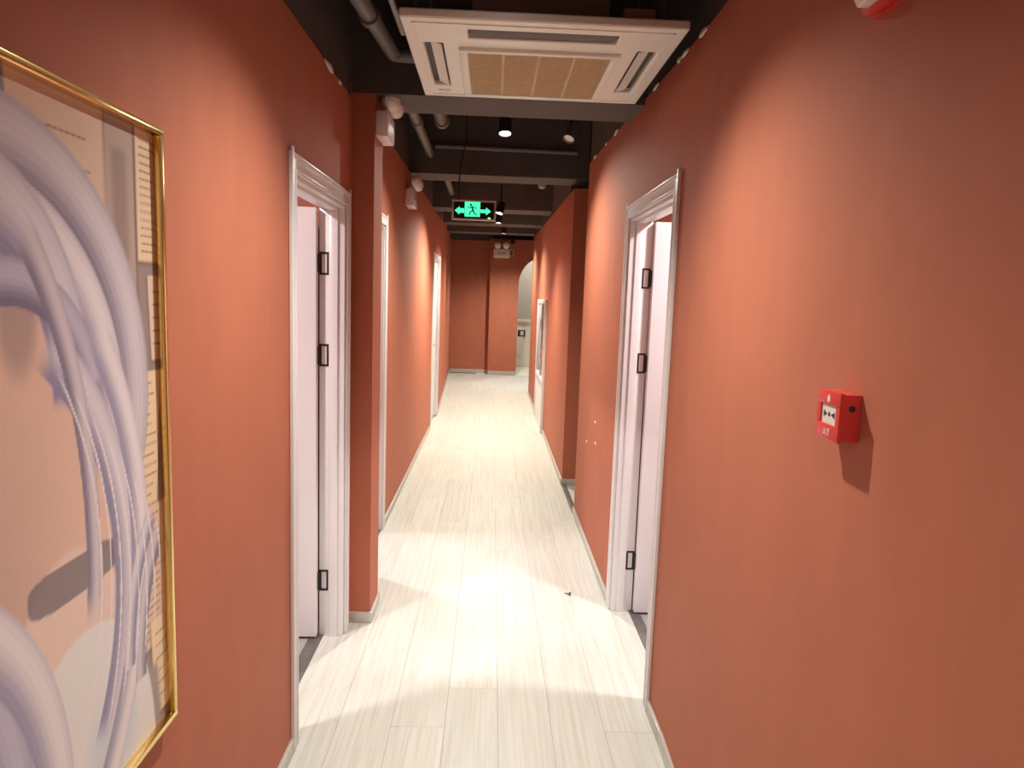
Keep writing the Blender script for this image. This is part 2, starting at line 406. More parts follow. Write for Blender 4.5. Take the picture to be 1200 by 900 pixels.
# ------------------------------------------------------------------ doors
def door(name, xw, s, y0, y1, zt, open_leaf, label, hinges=(1.73, 1.31, 0.26)):
    """s=+1: room lies towards +x. d is the depth into the wall, negative into the corridor."""
    root = empty(name, (0, 0, 0)); struct(root, label, 'door')
    X = lambda d: xw + s * d
    def bx(part, m, d0, d1, ya, yb, za, zb, bev=0.002, parent=None):
        return MB().box(X(d0), X(d1), ya, yb, za, zb, bev=bev).build(part, m, parent or root)
    # casings with an outer bead
    for side in (0, 1):
        a, c = (y0 - CW, y0 + 0.006) if side == 0 else (y1 - 0.006, y1 + CW)
        o = MB(); o.box(X(-0.010), X(0.0), a, c, 0, zt + CW, bev=0.003)
        ba, bc = (a, a + 0.022) if side == 0 else (c - 0.022, c)
        o.box(X(-0.014), X(-0.006), ba, bc, 0, zt + CW + 0.016, bev=0.004)
        ia, ic = (c - 0.012, c) if side == 0 else (a, a + 0.012)
        o.box(X(-0.012), X(-0.006), ia, ic, 0, zt + 0.006, bev=0.002)
        o.build('casing', 'white_gloss', root)
    o = MB(); o.box(X(-0.0095), X(0.0), y0 + 0.006, y1 - 0.006, zt - 0.006, zt + CW, bev=0.003)
    o.box(X(-0.0135), X(-0.006), y0 - CW + 0.02, y1 + CW - 0.02, zt + CW - 0.016, zt + CW, bev=0.003)
    o.box(X(-0.012), X(-0.006), y0 + 0.006, y1 - 0.006, zt - 0.006, zt + 0.006, bev=0.002)
    o.build('head_casing', 'white_gloss', root)
    # jambs with rebate
    J, ST, TH = 0.020, 0.012, T
    for side in (0, 1):
        o = MB()
        ya, yb = (y0, y0 + J) if side == 0 else (y1 - J, y1)
        o.box(X(0.0), X(TH), ya, yb, 0, zt, bev=0.001)
        ya, yb = (y0 + J, y0 + J + ST) if side == 0 else (y1 - J - ST, y1 - J)
        o.box(X(0.028), X(0.066), ya, yb, 0, zt - J, bev=0.002)
        o.build('jamb', 'white_gloss', root)
    o = MB(); o.box(X(0), X(TH), y0 + J, y1 - J, zt - J, zt, bev=0.001); o.box(X(0.028), X(0.066), y0 + J + ST, y1 - J - ST, zt - J - ST, zt - J, bev=0.002)
    o.build('head_jamb', 'white_gloss', root)
    L = (y1 - y0) - 2 * J - 0.006
    if open_leaf:
        lf = MB().box(X(TH + 0.004), X(TH + 0.004 + L), y1 - J - 0.045, y1 - J - 0.005, 0.012, zt - J - 0.004, bev=0.003).build('door_leaf', 'door_white', root)
        hx, hy = X(TH + L - 0.05), y1 - J - 0.045
        h = MB(); h.lathe([(0.024, 0), (0.024, 0.008), (0.01, 0.010), (0.01, 0.045)], (hx, hy, 1.0), (0, -1, 0))
        h.box(hx - s * 0.12, hx + s * 0.01, hy - 0.052, hy - 0.036, 0.99, 1.01, bev=0.005)
        h.build('lever_handle', 'black_metal', lf)
    else:
        lf = MB().box(X(0.028), X(0.068), y0 + J + .003, y1 - J - .003, 0.01, zt - J - 0.004, bev=0.003)
        lf = lf.build('door_leaf', 'door_white', root)
        hx, hy = X(0.028), y0 + J + 0.08
        h = MB(); h.lathe([(0.024, 0), (0.024, 0.008), (0.01, 0.010), (0.01, 0.045)], (hx, hy, 1.0), (-s, 0, 0))
        h.box(hx - s * 0.052, hx - s * 0.036, hy - 0.01, hy + 0.12, 0.99, 1.01, bev=0.005)
        h.build('lever_handle', 'alu', lf)
    if open_leaf:
        for z in hinges:
            hg = MB(); yy = y1 - J
            a, c, H2, w = 0.068, TH - 0.001, 0.05, 0.009
            hg.box(X(a), X(a + w), yy - 0.003, yy, z - H2, z + H2)
            hg.box(X(c - w), X(c), yy - 0.003, yy, z - H2, z + H2)
            hg.box(X(a + w), X(c - w), yy - 0.003, yy, z - H2, z - H2 + w)
            hg.box(X(a + w), X(c - w), yy - 0.003, yy, z + H2 - w, z + H2)
            hg.tube([(X(TH + 0.004), yy - 0.012, z - H2 * .8), (X(TH + 0.004), yy - 0.012, z + H2 * .8)], 0.009, 12)
            ho = hg.build('hinge', 'black_metal', root); ho['label'] = 'black metal hinge'
    return root
door('door_1', XL, -1, *D1, True, 'open white door with black hinges beside the dark pillar', hinges=(1.725, 1.32, 0.27))
door('door_2', XLF, -1, *D2, True, 'white door frame just behind the dark pillar')
door('door_3', XLF, -1, *D3, False, 'closed white door near the end of the corridor')
door('door_4', XR, 1, *D4, True, 'open white door with black hinges on the call point wall', hinges=(1.72, 1.30, 0.275))

# ------------------------------------------------------------------ cassette air conditioner
AX0, AX1, AY0, AY1, AZB = -0.315, 0.592, 2.285, 3.135, 2.45
ac = empty('cassette_air_conditioner', ((AX0 + AX1) / 2, (AY0 + AY1) / 2, AZB))
tag(ac, 'cream white ceiling cassette air conditioner with beige intake grille', 'air conditioner')
def rel(o):      # parts modelled in world space, kept in place under an empty
    return o
def acpart(mb, name, m, parent=None):
    o = mb.build(name, m); o.parent = parent or ac
    par = parent or ac
    if parent is None: o.matrix_parent_inverse = Matrix.Translation(ac.location).inverted()
    return o
# panel: a plate with slots cut out, made of bars on a grid
slots = [(AX0 + 0.21, AX1 - 0.205, AY0 + 0.085, AY0 + 0.165), (AX0 + 0.055, AX0 + 0.12, 2.50, 2.98), (AX1 - 0.12, AX1 - 0.055, 2.50, 2.98)]
grille = (AX0 + 0.185, AX1 - 0.185, 2.535, 3.065)
holes = slots + [grille]
xs = sorted(set([AX0, AX1] + [h[0] for h in holes] + [h[1] for h in holes])); ys = sorted(set([AY0, AY1] + [h[2] for h in holes] + [h[3] for h in holes]))
t = bmesh.new(); vv = {}
def gv(x, y, z):
    k = (round(x, 5), round(y, 5), z)
    if k not in vv: vv[k] = t.verts.new((x, y, z))
    return vv[k]
for i in range(len(xs) - 1):
    for j in range(len(ys) - 1):
        cx, cy = (xs[i] + xs[i + 1]) / 2, (ys[j] + ys[j + 1]) / 2
        if any(h[0] < cx < h[1] and h[2] < cy < h[3] for h in holes): continue
        t.faces.new((gv(xs[i], ys[j], AZB), gv(xs[i], ys[j + 1], AZB), gv(xs[i + 1], ys[j + 1], AZB), gv(xs[i + 1], ys[j], AZB)))
ex = bmesh.ops.extrude_face_region(t, geom=t.faces[:])
for g_ in ex['geom']:
    if isinstance(g_, bmesh.types.BMVert): g_.co.z += 0.03
bmesh.ops.recalc_face_normals(t, faces=t.faces[:])
pm = MB(); pm._merge(t)
panel = acpart(pm, 'panel', 'ac_white')
bv_ = panel.modifiers.new('bevel', 'BEVEL'); bv_.width = 0.006; bv_.segments = 2; bv_.limit_method = 'ANGLE'
# rim step and grille frame
rim = MB(); e = 0.035
for q in [(AX0 + e, AX1 - e, AY0 + e, AY0 + e + 0.004), (AX0 + e, AX1 - e, AY1 - e - .004, AY1 - e), (AX0 + e, AX0 + e + 0.004, AY0 + e, AY1 - e), (AX1 - e - .004, AX1 - e, AY0 + e, AY1 - e)]:
    rim.box(q[0], q[1], q[2], q[3], AZB - 0.003, AZB + 0.002)
acpart(rim, 'rim_bead', 'ac_white')
gx0, gx1, gy0, gy1 = grille
gf = MB(); wv = 0.018
for q in [(gx0 - .012, gx1 + .012, gy0 - .008, gy0 + wv), (gx0 - .012, gx1 + .012, gy1 - wv, gy1 + .008), (gx0 - .012, gx0 + wv, gy0 + wv, gy1 - wv), (gx1 - wv, gx1 + .012, gy0 + wv, gy1 - wv)]:
    gf.box(q[0], q[1], q[2], q[3], AZB - 0.012, AZB + 0.004, bev=0.003)
gfr = acpart(gf, 'grille_frame', 'ac_white')
acpart(MB().box(gx0 + .01, gx1 - .01, gy0 + .01, gy1 - .01, AZB + 0.004, AZB + 0.012), 'filter', 'ac_filter', gfr)
n = 30
for k in range(n):
    y = gy0 + wv + (gy1 - gy0 - 2 * wv) * (k + 0.5) / n
    acpart(MB().box(gx0 + wv, gx1 - wv, y - 0.0045, y + 0.0045, AZB - 0.006, AZB + 0.003), 'grille_slat', 'ac_filter', gfr)
for k in range(1, 4):
    x = gx0 + wv + (gx1 - gx0 - 2 * wv) * k / 4
    acpart(MB().box(x - 0.005, x + 0.005, gy0 + wv, gy1 - wv, AZB - 0.0075, AZB + 0.002), 'grille_rib', 'ac_filter', gfr)
for i, (a, b_, c, d) in enumerate(slots):
    acpart(MB().box(a - .003, b_ + .003, c - .003, d + .003, AZB + 0.022, AZB + 0.029), 'outlet_recess', 'slot_shade')  # shallow plate, near-black colour stands in for shade inside the slot
    lv = MB()
    if i == 0:
        lv.prism([(c + 0.030, AZB + 0.014), (c + 0.062, AZB + 0.004), (c + 0.064, AZB + 0.008), (c + 0.031, AZB + 0.018)], 'x', a + 0.008, b_ - 0.008)
        lv.prism([(c + 0.004, AZB + 0.010), (c + 0.022, AZB + 0.001), (c + 0.023, AZB + 0.004), (c + 0.005, AZB + 0.013)], 'x', a + 0.004, b_ - 0.004)
        acpart(lv, 'louvre', 'pipe_grey')  # dark grey where the side louvres are white: slot shade put into colour
    else:
        s = 1 if i == 1 else -1
        m0 = a + 0.022 if s > 0 else b_ - 0.022
        lv.prism([(m0, AZB + 0.013), (m0 + s * 0.036, AZB - 0.001), (m0 + s * 0.038, AZB + 0.003), (m0 + s * .002, AZB + 0.017)], 'y', c + 0.012, d - 0.012)
        acpart(lv, 'louvre', 'ac_white')
acpart(MB().box(AX0 + 0.065, AX0 + 0.115, 3.03, 3.05, AZB - 0.002, AZB + 0.002, bev=0.0008), 'brand_plate', 'alu')
acpart(MB().box(-0.10, 0.37, 2.50, AY1 - 0.08, AZB + 0.03, AZB + 0.30, bev=0.01), 'body', 'ac_body')
acpart(MB().box(AX1 - 0.20, AX1 - 0.10, AY0 + 0.06, AY0 + 0.10, AZB + 0.032, AZB + 0.08, bev=0.003), 'terminal_box', 'pipe_pale')
hr = MB()
for (x, y) in [(AX0 + 0.03, AY0 + 0.2), (AX1 - 0.03, AY0 + 0.2), (AX0 + 0.03, AY1 - 0.12), (AX1 - 0.03, AY1 - 0.12)]:
    acpart(MB().tube([(x, y, AZB + 0.03), (x, y, ZC)], 0.005, 8), 'hanger_rod', 'pipe_grey')

# ------------------------------------------------------------------ framed picture (plain abstract stand-in print)
PY_0, PY_1, PZ0, PZ1 = 0.565, 1.385, 0.715, 1.893
pic = empty('framed_picture', (XL, (PY_0 + PY_1) / 2, PZ0))
tag(pic, 'large thin gold framed print with lavender ribbons and pasted cream paper sheets', 'picture')
inv = Matrix.Translation(pic.location).inverted()
FW, FD = 0.013, 0.026
for q in [(PY_0, PY_1, PZ0, PZ0 + FW), (PY_0, PY_1, PZ1 - FW, PZ1), (PY_0, PY_0 + FW, PZ0 + FW, PZ1 - FW), (PY_1 - FW, PY_1, PZ0 + FW, PZ1 - FW)]:
    o = MB().box(XL + 0.001, XL + FD, q[0], q[1], q[2], q[3], bev=0.002).build('frame_bar', 'gold', pic); o.matrix_parent_inverse = inv
o = MB().box(XL + 0.001, XL + 0.010, PY_0 + FW, PY_1 - FW, PZ0 + FW, PZ1 - FW).build('backing', 'white_plastic', pic); o.matrix_parent_inverse = inv
# the print: an abstract sheet of colour fields, drawn as vertex colours on a flat grid
NU, NV = 230, 330
u = np.linspace(0, 1, NU)[None, :] * np.ones((NV, 1)); v = np.linspace(0, 1, NV)[:, None] * np.ones((1, NU))
W_, H_ = PY_1 - PY_0 - 2 * FW, PZ1 - PZ0 - 2 * FW
px_, pz_ = (u - 1) * W_, (v - 1) * H_               # metres from the top right corner, px<=0, pz<=0
def rgb(r, g, b_): return np.array(srgb(r, g, b_)[:3])
img = np.ones((NV, NU, 3)) * rgb(150, 133, 132)
def over(maskv, col):
    global img
    mk = np.clip(maskv, 0, 1)[..., None]
    img = img * (1 - mk) + (col if isinstance(col, np.ndarray) and col.ndim == 3 else np.ones_like(img) * col) * mk
sm = lambda a, lo, hi: (lambda t_: t_ * t_ * (3 - 2 * t_))(np.clip((a - lo) / (hi - lo), 0, 1))
def rectmask(x0, x1, z0, z1, sk=0.0, soft=0.002):
    xx = px_ + sk * (pz_ - (z0 + z1) / 2); 
    return sm(xx, x0 - soft, x0 + soft) * (1 - sm(xx, x1 - soft, x1 + soft)) * sm(pz_, z0 - soft, z0 + soft) * (1 - sm(pz_, z1 - soft, z1 + soft))
rg = np.random.RandomState(3)
def sheet(x0, x1, z0, z1, col, sk=0.0, lines=0, ink=(120, 100, 92)):
    over(rectmask(x0 - .006, x1 + .006, z0 - .008, z1, sk, 0.008) * 0.45, rgb(80, 66, 66))
    over(rectmask(x0, x1, z0, z1, sk), rgb(*col))
    for k in range(lines):
        zc = z1 - (k + 1.2) * (z1 - z0) / (lines + 1.5); wob = 0.0012 * np.sin(px_ * 900 + k * 3.1)
        lw = (x1 - x0) * rg.uniform(.55, .85)
        over(rectmask(x0 + .012, x0 + .012 + lw, zc - .0016, zc + .0016, sk, 0.0012) * (0.55 + 0.45 * np.sin(px_ * 700 + k * 5) ** 2), rgb(*ink))
sheet(-.60, -.36, -.30, -.01, (150, 138, 140))
sheet(-.40, -.165, -.26, .0, (214, 186, 166), 0.02, 4)
sheet(-.165, -.075, -.34, -.0, (176, 156, 146), 0.0, 0)
over(rectmask(-.145, -.098, -.24, -.05, 0.02, .012), rgb(150, 130, 124))
sheet(-.066, .01, -.235, -.0, (226, 200, 170), 0.0, 15)
sheet(-.03, .01, -.42, -.26, (218, 196, 174), 0.05, 5)
sheet(-.115, -.01, -.74, -.44, (232, 206, 172), -0.10, 14)
sheet(-.10, .01, -.98, -.70, (226, 196, 168), 0.03, 17)
sheet(-.055, .0, -1.13, -.93, (236, 214, 180), 0.05, 6)
over(rectmask(-.12, -.03, -1.2, -1.02, 0.1, .01), rgb(160, 146, 146))
# warm field, pale field, dark band: plain soft shapes
ell = lambda cx, cz, a, b_, k=2: (np.abs((px_ - cx) / a) ** k + np.abs((pz_ - cz) / b_) ** k)
warm = rgb(222, 186, 170)[None, None] * (1 - 0.22 * sm(-pz_, .3, .75)[..., None] * sm(-px_, .22, .5)[..., None])
over(1 - sm(ell(-.36, -.56, .20, .34), .93, 1.02), warm)
over((1 - sm(ell(-.30, -.95, .17, .26), .9, 1.05)), rgb(226, 200, 188))
over((1 - sm(ell(-.29, -.74, .12, .032, 4), .85, 1.05)) * .85, rgb(112, 102, 110))
pale = rgb(222, 222, 222) * np.ones_like(img); bl = (1 - sm(ell(-.20, -1.08, .10, .12), .1, 1.0))[..., None]
pale = pale * (1 - .6 * bl) + rgb(186, 204, 226) * .6 * bl
over(1 - sm(ell(-.27, -1.20, .22, .36, 2.2), .96, 1.02), pale)
# lavender ribbons sweeping round the warm field
def ribbon(cx, cz, a, b_, width, t0, t1, c0, c1, k=2.0, twist=0.0):
    r_ = ell(cx, cz, a, b_, k) ** (1 / k); th = np.arctan2((pz_ - cz) / b_, (px_ - cx) / a)
    off = (r_ - 1) / width + twist * np.sin(3 * th)
    m_ = (1 - sm(np.abs(off), .88, 1.0)) * sm(th, t0 - .04, t0 + .08) * (1 - sm(th, t1 - .08, t1 + .04))
    st = 0.5 + 0.5 * np.sin(off * 2.6 + 0.6); fine = 0.06 * np.sin(off * 26 + th * 2)
    f_ = np.clip(st + fine, 0, 1)[..., None]
    over(m_, rgb(*c0) * (1 - f_) + rgb(*c1) * f_)
LV = [((120, 114, 140), (206, 198, 208)), ((134, 132, 166), (214, 208, 220)), ((150, 146, 176), (226, 220, 226)), ((110, 106, 136), (188, 184, 206))]
ribbon(-.46, -.46, .36, .37, .17, -.35, 3.3, *LV[0])
ribbon(-.48, -.50, .31, .33, .15, -.2, 3.2, *LV[2])
ribbon(-.50, -.44, .22, .28, .24, -.1, 2.6, *LV[1])
over((1 - sm(ell(-.40, -.33, .05, .10), .2, 1.1)) * .7, rgb(150, 132, 132))
ribbon(-.42, -.50, .20, .22, .16, .25, 2.2, *LV[3])
ribbon(-.62, -.78, .48, .50, .085, -.6, .95, *LV[1])
ribbon(-.66, -.74, .57, .62, .06, -.75, .65, *LV[2])
ribbon(-.60, -.70, .36, .62, .06, -.2, .9, *LV[0])
ribbon(-.66, -1.05, .20, .36, .26, -1.2, 1.1, *LV[3])
ribbon(-.70, -1.08, .34, .42, .13, -1.2, 1.0, *LV[2])
ribbon(.16, -.98, .30, .36, .07, 2.3, 3.9, *LV[1])
ribbon(.10, -1.02, .20, .32, .10, 2.2, 4.0, *LV[0])
for k in range(9):        # thin pale threads between the broad ribbons
    ribbon(-.62 + .012 * k, -.74 - .02 * k, .40 + .018 * k, .50 + .012 * k, .006, -.7 + .09 * k, .7 - .06 * k, (214, 208, 220), (236, 230, 232))
img = np.clip(img, 0, 1) * (0.985 + 0.03 * rg.rand(NV, NU, 1))
verts = []; XP = XL + 0.0108
yy_ = PY_0 + FW + u * W_; zz_ = PZ0 + FW + v * H_
co = np.stack([np.full_like(yy_, XP), yy_, zz_], -1).reshape(-1, 3)
faces = [(j * NU + i, j * NU + i + 1, (j + 1) * NU + i + 1, (j + 1) * NU + i) for j in range(NV - 1) for i in range(NU - 1)]
me = bpy.data.meshes.new('print'); me.from_pydata(co.tolist(), [], faces)
ca = me.color_attributes.new('pigment', 'FLOAT_COLOR', 'POINT')
ca.data.foreach_set('color', np.concatenate([img.reshape(-1, 3), np.ones((NU * NV, 1))], 1).astype(np.float32).ravel())
pmn = bpy.data.materials.new('print_paper'); pmn.use_nodes = True
at = pmn.node_tree.nodes.new('ShaderNodeAttribute'); at.attribute_name = 'pigment'
pmn.node_tree.links.new(at.outputs['Color'], pmn.node_tree.nodes['Principled BSDF'].inputs['Base Color'])
pmn.node_tree.nodes['Principled BSDF'].inputs['Roughness'].default_value = 0.4
me.materials.append(pmn)
po = bpy.data.objects.new('print', me); C.objects.link(po); po.parent = pic; po.matrix_parent_inverse = inv
po['label'] = 'abstract lavender, peach and cream print'

# ------------------------------------------------------------------ manual call point
cp = empty('fire_call_point', (XR, 1.256, 1.36))
tag(cp, 'small red square manual fire call point with white window on terracotta wall', 'call point')
inv = Matrix.Translation(cp.location).inverted()
def cpart(mb, n_, m_):
    o = mb.build(n_, m_, cp); o.matrix_parent_inverse = inv; return o
y0, y1, z0, z1 = 1.212, 1.303, 1.362, 1.452
cpart(MB().box(XR - 0.032, XR, y0 + .002, y1 - .002, z0 + .002, z1 - .002, bev=0.002), 'housing', 'red_plastic')
f = MB(); xf0, xf1 = XR - 0.040, XR - 0.032
wy0, wy1, wz0, wz1 = y0 + 0.014, y1 - 0.014, z0 + 0.028, z0 + 0.064
f.box(xf0, xf1, y0, y1, wz1, z1, bev=0.0015); f.box(xf0, xf1, y0, y1, z0, wz0, bev=0.0015)
f.box(xf0, xf1, y0, wy0, wz0, wz1); f.box(xf0, xf1, wy1, y1, wz0, wz1)
cpart(f, 'front_plate', 'red_plastic')
cpart(MB().box(xf0 + 0.003, xf1, wy0, wy1, wz0, wz1), 'press_window', 'white_plastic')
ym, zm = (y0 + y1) / 2, (wz0 + wz1) / 2
xs_ = xf0 + 0.0024
# press symbol: dot between two triangles
s_ = MB(); s_.lathe([(0.0042, 0), (0.0042, 0.0006)], (xs_ + .0006, ym, zm), (-1, 0, 0), 16)
s_.prism([(ym - 0.022, zm + 0.006), (ym - 0.022, zm - 0.006), (ym - 0.008, zm)], 'x', xs_, xs_ + 0.0006)
s_.prism([(ym + 0.022, zm + 0.006), (ym + 0.022, zm - 0.006), (ym + 0.008, zm)], 'x', xs_, xs_ + 0.0006)
cpart(s_, 'press_symbol', 'dark_print')
fl_ = MB()   # small white flame mark above the window
fl_.prism([(ym - .005, z1 - .020), (ym - .006, z1 - .013), (ym - .001, z1 - .005), (ym + .002, z1 - .011), (ym + .005, z1 - .010), (ym + .005, z1 - .018), (ym + .002, z1 - .022)], 'x', xf0 - 0.0006, xf0)
cpart(fl_, 'flame_mark', 'white_plastic')
tx = MB()    # two white characters under the window (fire alarm lettering)
def glyph(mb, strokes, cy, cz, h_):
    for (a, b_, c, d) in strokes:
        # strokes given as (u0,u1,v0,v1) in a unit cell; text runs towards -y when seen from the corridor
        mb.box(xf0 - 0.0006, xf0, cy + h_ / 2 - b_ * h_, cy + h_ / 2 - a * h_, cz - h_ / 2 + c * h_, cz - h_ / 2 + d * h_)
HUO = [(.45, .56, .35, 1), (.1, .22, .5, .8), (.78, .9, .5, .8), (.3, .45, .15, .4), (.56, .72, .15, .4), (.08, .3, 0, .18), (.72, .95, 0, .18)]
JING = [(.05, .95, .86, .95), (.3, .4, .75, 1), (.6, .7, .75, 1), (.1, .9, .62, .7), (.2, .8, .5, .56), (.3, .7, .36, .42), (.2, .28, 0, .3), (.72, .8, 0, .3), (.2, .8, .22, .3), (.2, .8, .1, .15), (.2, .8, 0, .05)]
glyph(tx, HUO, ym + 0.007, z0 + 0.014, 0.012); glyph(tx, JING, ym - 0.007, z0 + 0.014, 0.012)
cpart(tx, 'lettering', 'white_plastic')
cpart(MB().lathe([(0.006, 0), (0.006, 0.001)], (XR - 0.017, y0 + 0.002, z1 - 0.027), (0, -1, 0), 16), 'key_hole', 'dark_print')

# ------------------------------------------------------------------ alarm sounder
sd = empty('alarm_sounder', (XR, 1.29, 2.14))
tag(sd, 'red fire alarm sounder with white strobe lens, high on the wall above the call point', 'alarm')
inv = Matrix.Translation(sd.location).inverted()
def sdp(mb, n_, m_):
    o = mb.build(n_, m_, sd); o.matrix_parent_inverse = inv; return o
sdp(MB().prism([(1.318, 2.150), (1.300, 2.122), (1.275, 2.118), (1.225, 2.118), (1.200, 2.122), (1.182, 2.150), (1.182, 2.226), (1.200, 2.250), (1.300, 2.250), (1.318, 2.226)], 'x', XR - 0.004, XR), 'flange', 'red_plastic')
sdp(MB().prism([(1.312, 2.152), (1.296, 2.128), (1.275, 2.122), (1.225, 2.122), (1.204, 2.128), (1.188, 2.152), (1.188, 2.224), (1.204, 2.244), (1.296, 2.244), (1.312, 2.224)], 'x', XR - 0.024, XR - 0.004, bev=0.003), 'housing', 'red_plastic')
sdp(MB().prism([(1.296, 2.160), (1.272, 2.130), (1.228, 2.130), (1.204, 2.160), (1.204, 2.214), (1.228, 2.238), (1.272, 2.238), (1.296, 2.214)], 'x', XR - 0.046, XR - 0.024, bev=0.003), 'strobe_lens', 'lens_white')
# both fire devices sit on the inward-turned stretch of wall
def seat_on_tilt(root):
    p = root.location
    x2 = (XR - TILT * YK) / (1 - TILT * p.y / p.x); k = x2 / p.x
    root.location = (x2, p.y * k, CAM_H + (p.z - CAM_H) * k); root.scale = (k, k, k); root.rotation_euler = (0, 0, -math.atan(TILT))
seat_on_tilt(cp); seat_on_tilt(sd); sd.location.z -= 0.007

# ------------------------------------------------------------------ emergency lights
def emergency(loc, rz, label, sc=1.0, turn=0.0):
    """built facing -Y on its wall plane y=0, z=0 is the box bottom"""
    root = empty('emergency_light', loc, rz); root.scale = (sc, sc, sc)
    tag(root, label, 'emergency light', 'twin-head emergency lights')
    MB().box(-0.125, 0.125, -0.066, 0, 0, 0.135, bev=0.008).build('battery_box', 'white_plastic', root)
    MB().box(-0.07, 0.07, -0.0675, -0.066, 0.055, 0.085).build('status_label', 'alu', root)
    for sx in (-1, 1):
        x = sx * 0.066
        hd = MB(); hd.lathe([(0.02, -0.035), (0.046, -0.025), (0.052, 0.0), (0.052, 0.012), (0.046, 0.018)], (x, -0.075, 0.190), (turn, -1, -0.15), 28)
        h = hd.build('lamp_head', 'white_plastic', root)
        MB().lathe([(0.046, 0.012), (0.043, 0.022), (0.028, 0.032), (0.001, 0.036)], (x, -0.075, 0.190), (turn, -1, -0.15), 28).build('lens', 'lens_white', h)
        MB().tube([(x, -0.035, 0.13), (x, -0.04, 0.16), (x, -0.055, 0.185)], 0.014, 12).build('swivel_neck', 'white_plastic', root)
    MB().tube([(0.125, -0.03, 0.04), (0.16, -0.03, 0.03), (0.185, -0.02, 0.06), (0.18, -0.012, 0.12), (0.15, -0.006, 0.135), (0.11, -0.004, 0.136)], 0.006, 8).build('power_cable', 'white_plastic', root)
    return root
emergency((XLP, 3.41, 2.31), math.pi / 2, 'white twin-head emergency light on the pillar side just under the beam', 0.86, -1.0)
emergency((XLF, 5.80, 2.30), math.pi / 2, 'white twin-head emergency light on the wall beyond the pillar, short of the exit sign beam', 1.0, -1.0)
emergency((0.165, YE2, 2.42), 0.0, 'white twin-head emergency light on the end wall beside the arch', 1.32)

# ------------------------------------------------------------------ exit sign
SX0, SX1, SZ0, SZ1, SY = -0.337, 0.008, 2.197, 2.352, 5.6
es = empty('exit_sign', ((SX0 + SX1) / 2, SY, SZ0))
tag(es, 'lit green emergency exit sign with running figure and arrows hanging under the ceiling', 'exit sign')
inv = Matrix.Translation(es.location).inverted()
def esp(mb, n_, m_):
    o = mb.build(n_, m_, es); o.matrix_parent_inverse = inv; return o
esp(MB().box(SX0 + .004, SX1 - .004, SY, SY + 0.022, SZ0 + .004, SZ1 - .004), 'panel', 'sign_black')
w_ = 0.015
for q in [(SX0, SX1, SZ0, SZ0 + w_), (SX0, SX1, SZ1 - w_, SZ1), (SX0, SX0 + w_, SZ0 + w_, SZ1 - w_), (SX1 - w_, SX1, SZ0 + w_, SZ1 - w_)]:
    esp(MB().box(q[0], q[1], SY - 0.008, SY + 0.026, q[2], q[3], bev=0.002), 'frame_bar', 'alu')
mx, mz = SX0 + 0.158, (SZ0 + SZ1) / 2
YG0, YG1 = SY - 0.002, SY
dr = MB().box(mx - 0.058, mx + 0.062, YG0, YG1, mz - 0.05, mz + 0.062)
esp(dr, 'door_symbol', 'sign_green')
rm = MB()   # running figure, dark against the green door
def limb(a, b_, w2):
    d = Vector((b_[0] - a[0], b_[1] - a[1])); nrm = Vector((-d.y, d.x)).normalized() * w2 / 2
    rm.prism([(mx + a[0] + nrm.x, mz + a[1] + nrm.y), (mx + b_[0] + nrm.x, mz + b_[1] + nrm.y), (mx + b_[0] - nrm.x, mz + b_[1] - nrm.y), (mx + a[0] - nrm.x, mz + a[1] - nrm.y)], 'y', YG0 - 0.0008, YG0)
rm.lathe([(0.009, 0), (0.009, 0.0008)], (mx - 0.010, YG0, mz + 0.040), (0, -1, 0), 16)
limb((-0.004, 0.028), (0.010, -0.006), 0.013)
limb((-0.004, 0.026), (-0.026, 0.016), 0.007); limb((-0.026, 0.016), (-0.034, 0.028), 0.006)
limb((0.000, 0.024), (0.026, 0.022), 0.007); limb((0.026, 0.022), (0.032, 0.008), 0.006)
limb((0.008, -0.004), (-0.016, -0.016), 0.009); limb((-0.016, -0.016), (-0.020, -0.040), 0.008)
limb((0.010, -0.006), (0.020, -0.028), 0.009); limb((0.020, -0.028), (0.042, -0.034), 0.008)
esp(rm, 'running_figure', 'sign_black')
def arrow(tip, tail, hw, sh, name):
    s_ = 1 if tip > tail else -1; hb = tip - s_ * 0.038
    zc = mz - 0.006
    esp(MB().prism([(tip, zc), (hb, zc + hw), (hb, zc + sh), (tail, zc + sh), (tail, zc - sh), (hb, zc - sh), (hb, zc - hw)], 'y', YG0, YG1), name, 'sign_green')
arrow(SX0 + 0.022, mx - 0.062, 0.031, 0.018, 'arrow')
arrow(SX1 - 0.040, mx + 0.066, 0.030, 0.013, 'arrow')
esp(MB().box(SX1 - 0.062, SX1 - 0.042, SY - 0.009, SY - 0.0075, SZ0 + 0.012, SZ0 + 0.024), 'indicator', 'sign_indicator')
esp(MB().tube([(SX0 + 0.05, SY + .01, SZ1), (SX0 + 0.055, SY + .012, 2.60), (SX0 + 0.10, SY + .02, 2.80), (SX0 + 0.10, SY + .02, ZC)], 0.0055, 8), 'hanging_cable', 'cable_black')

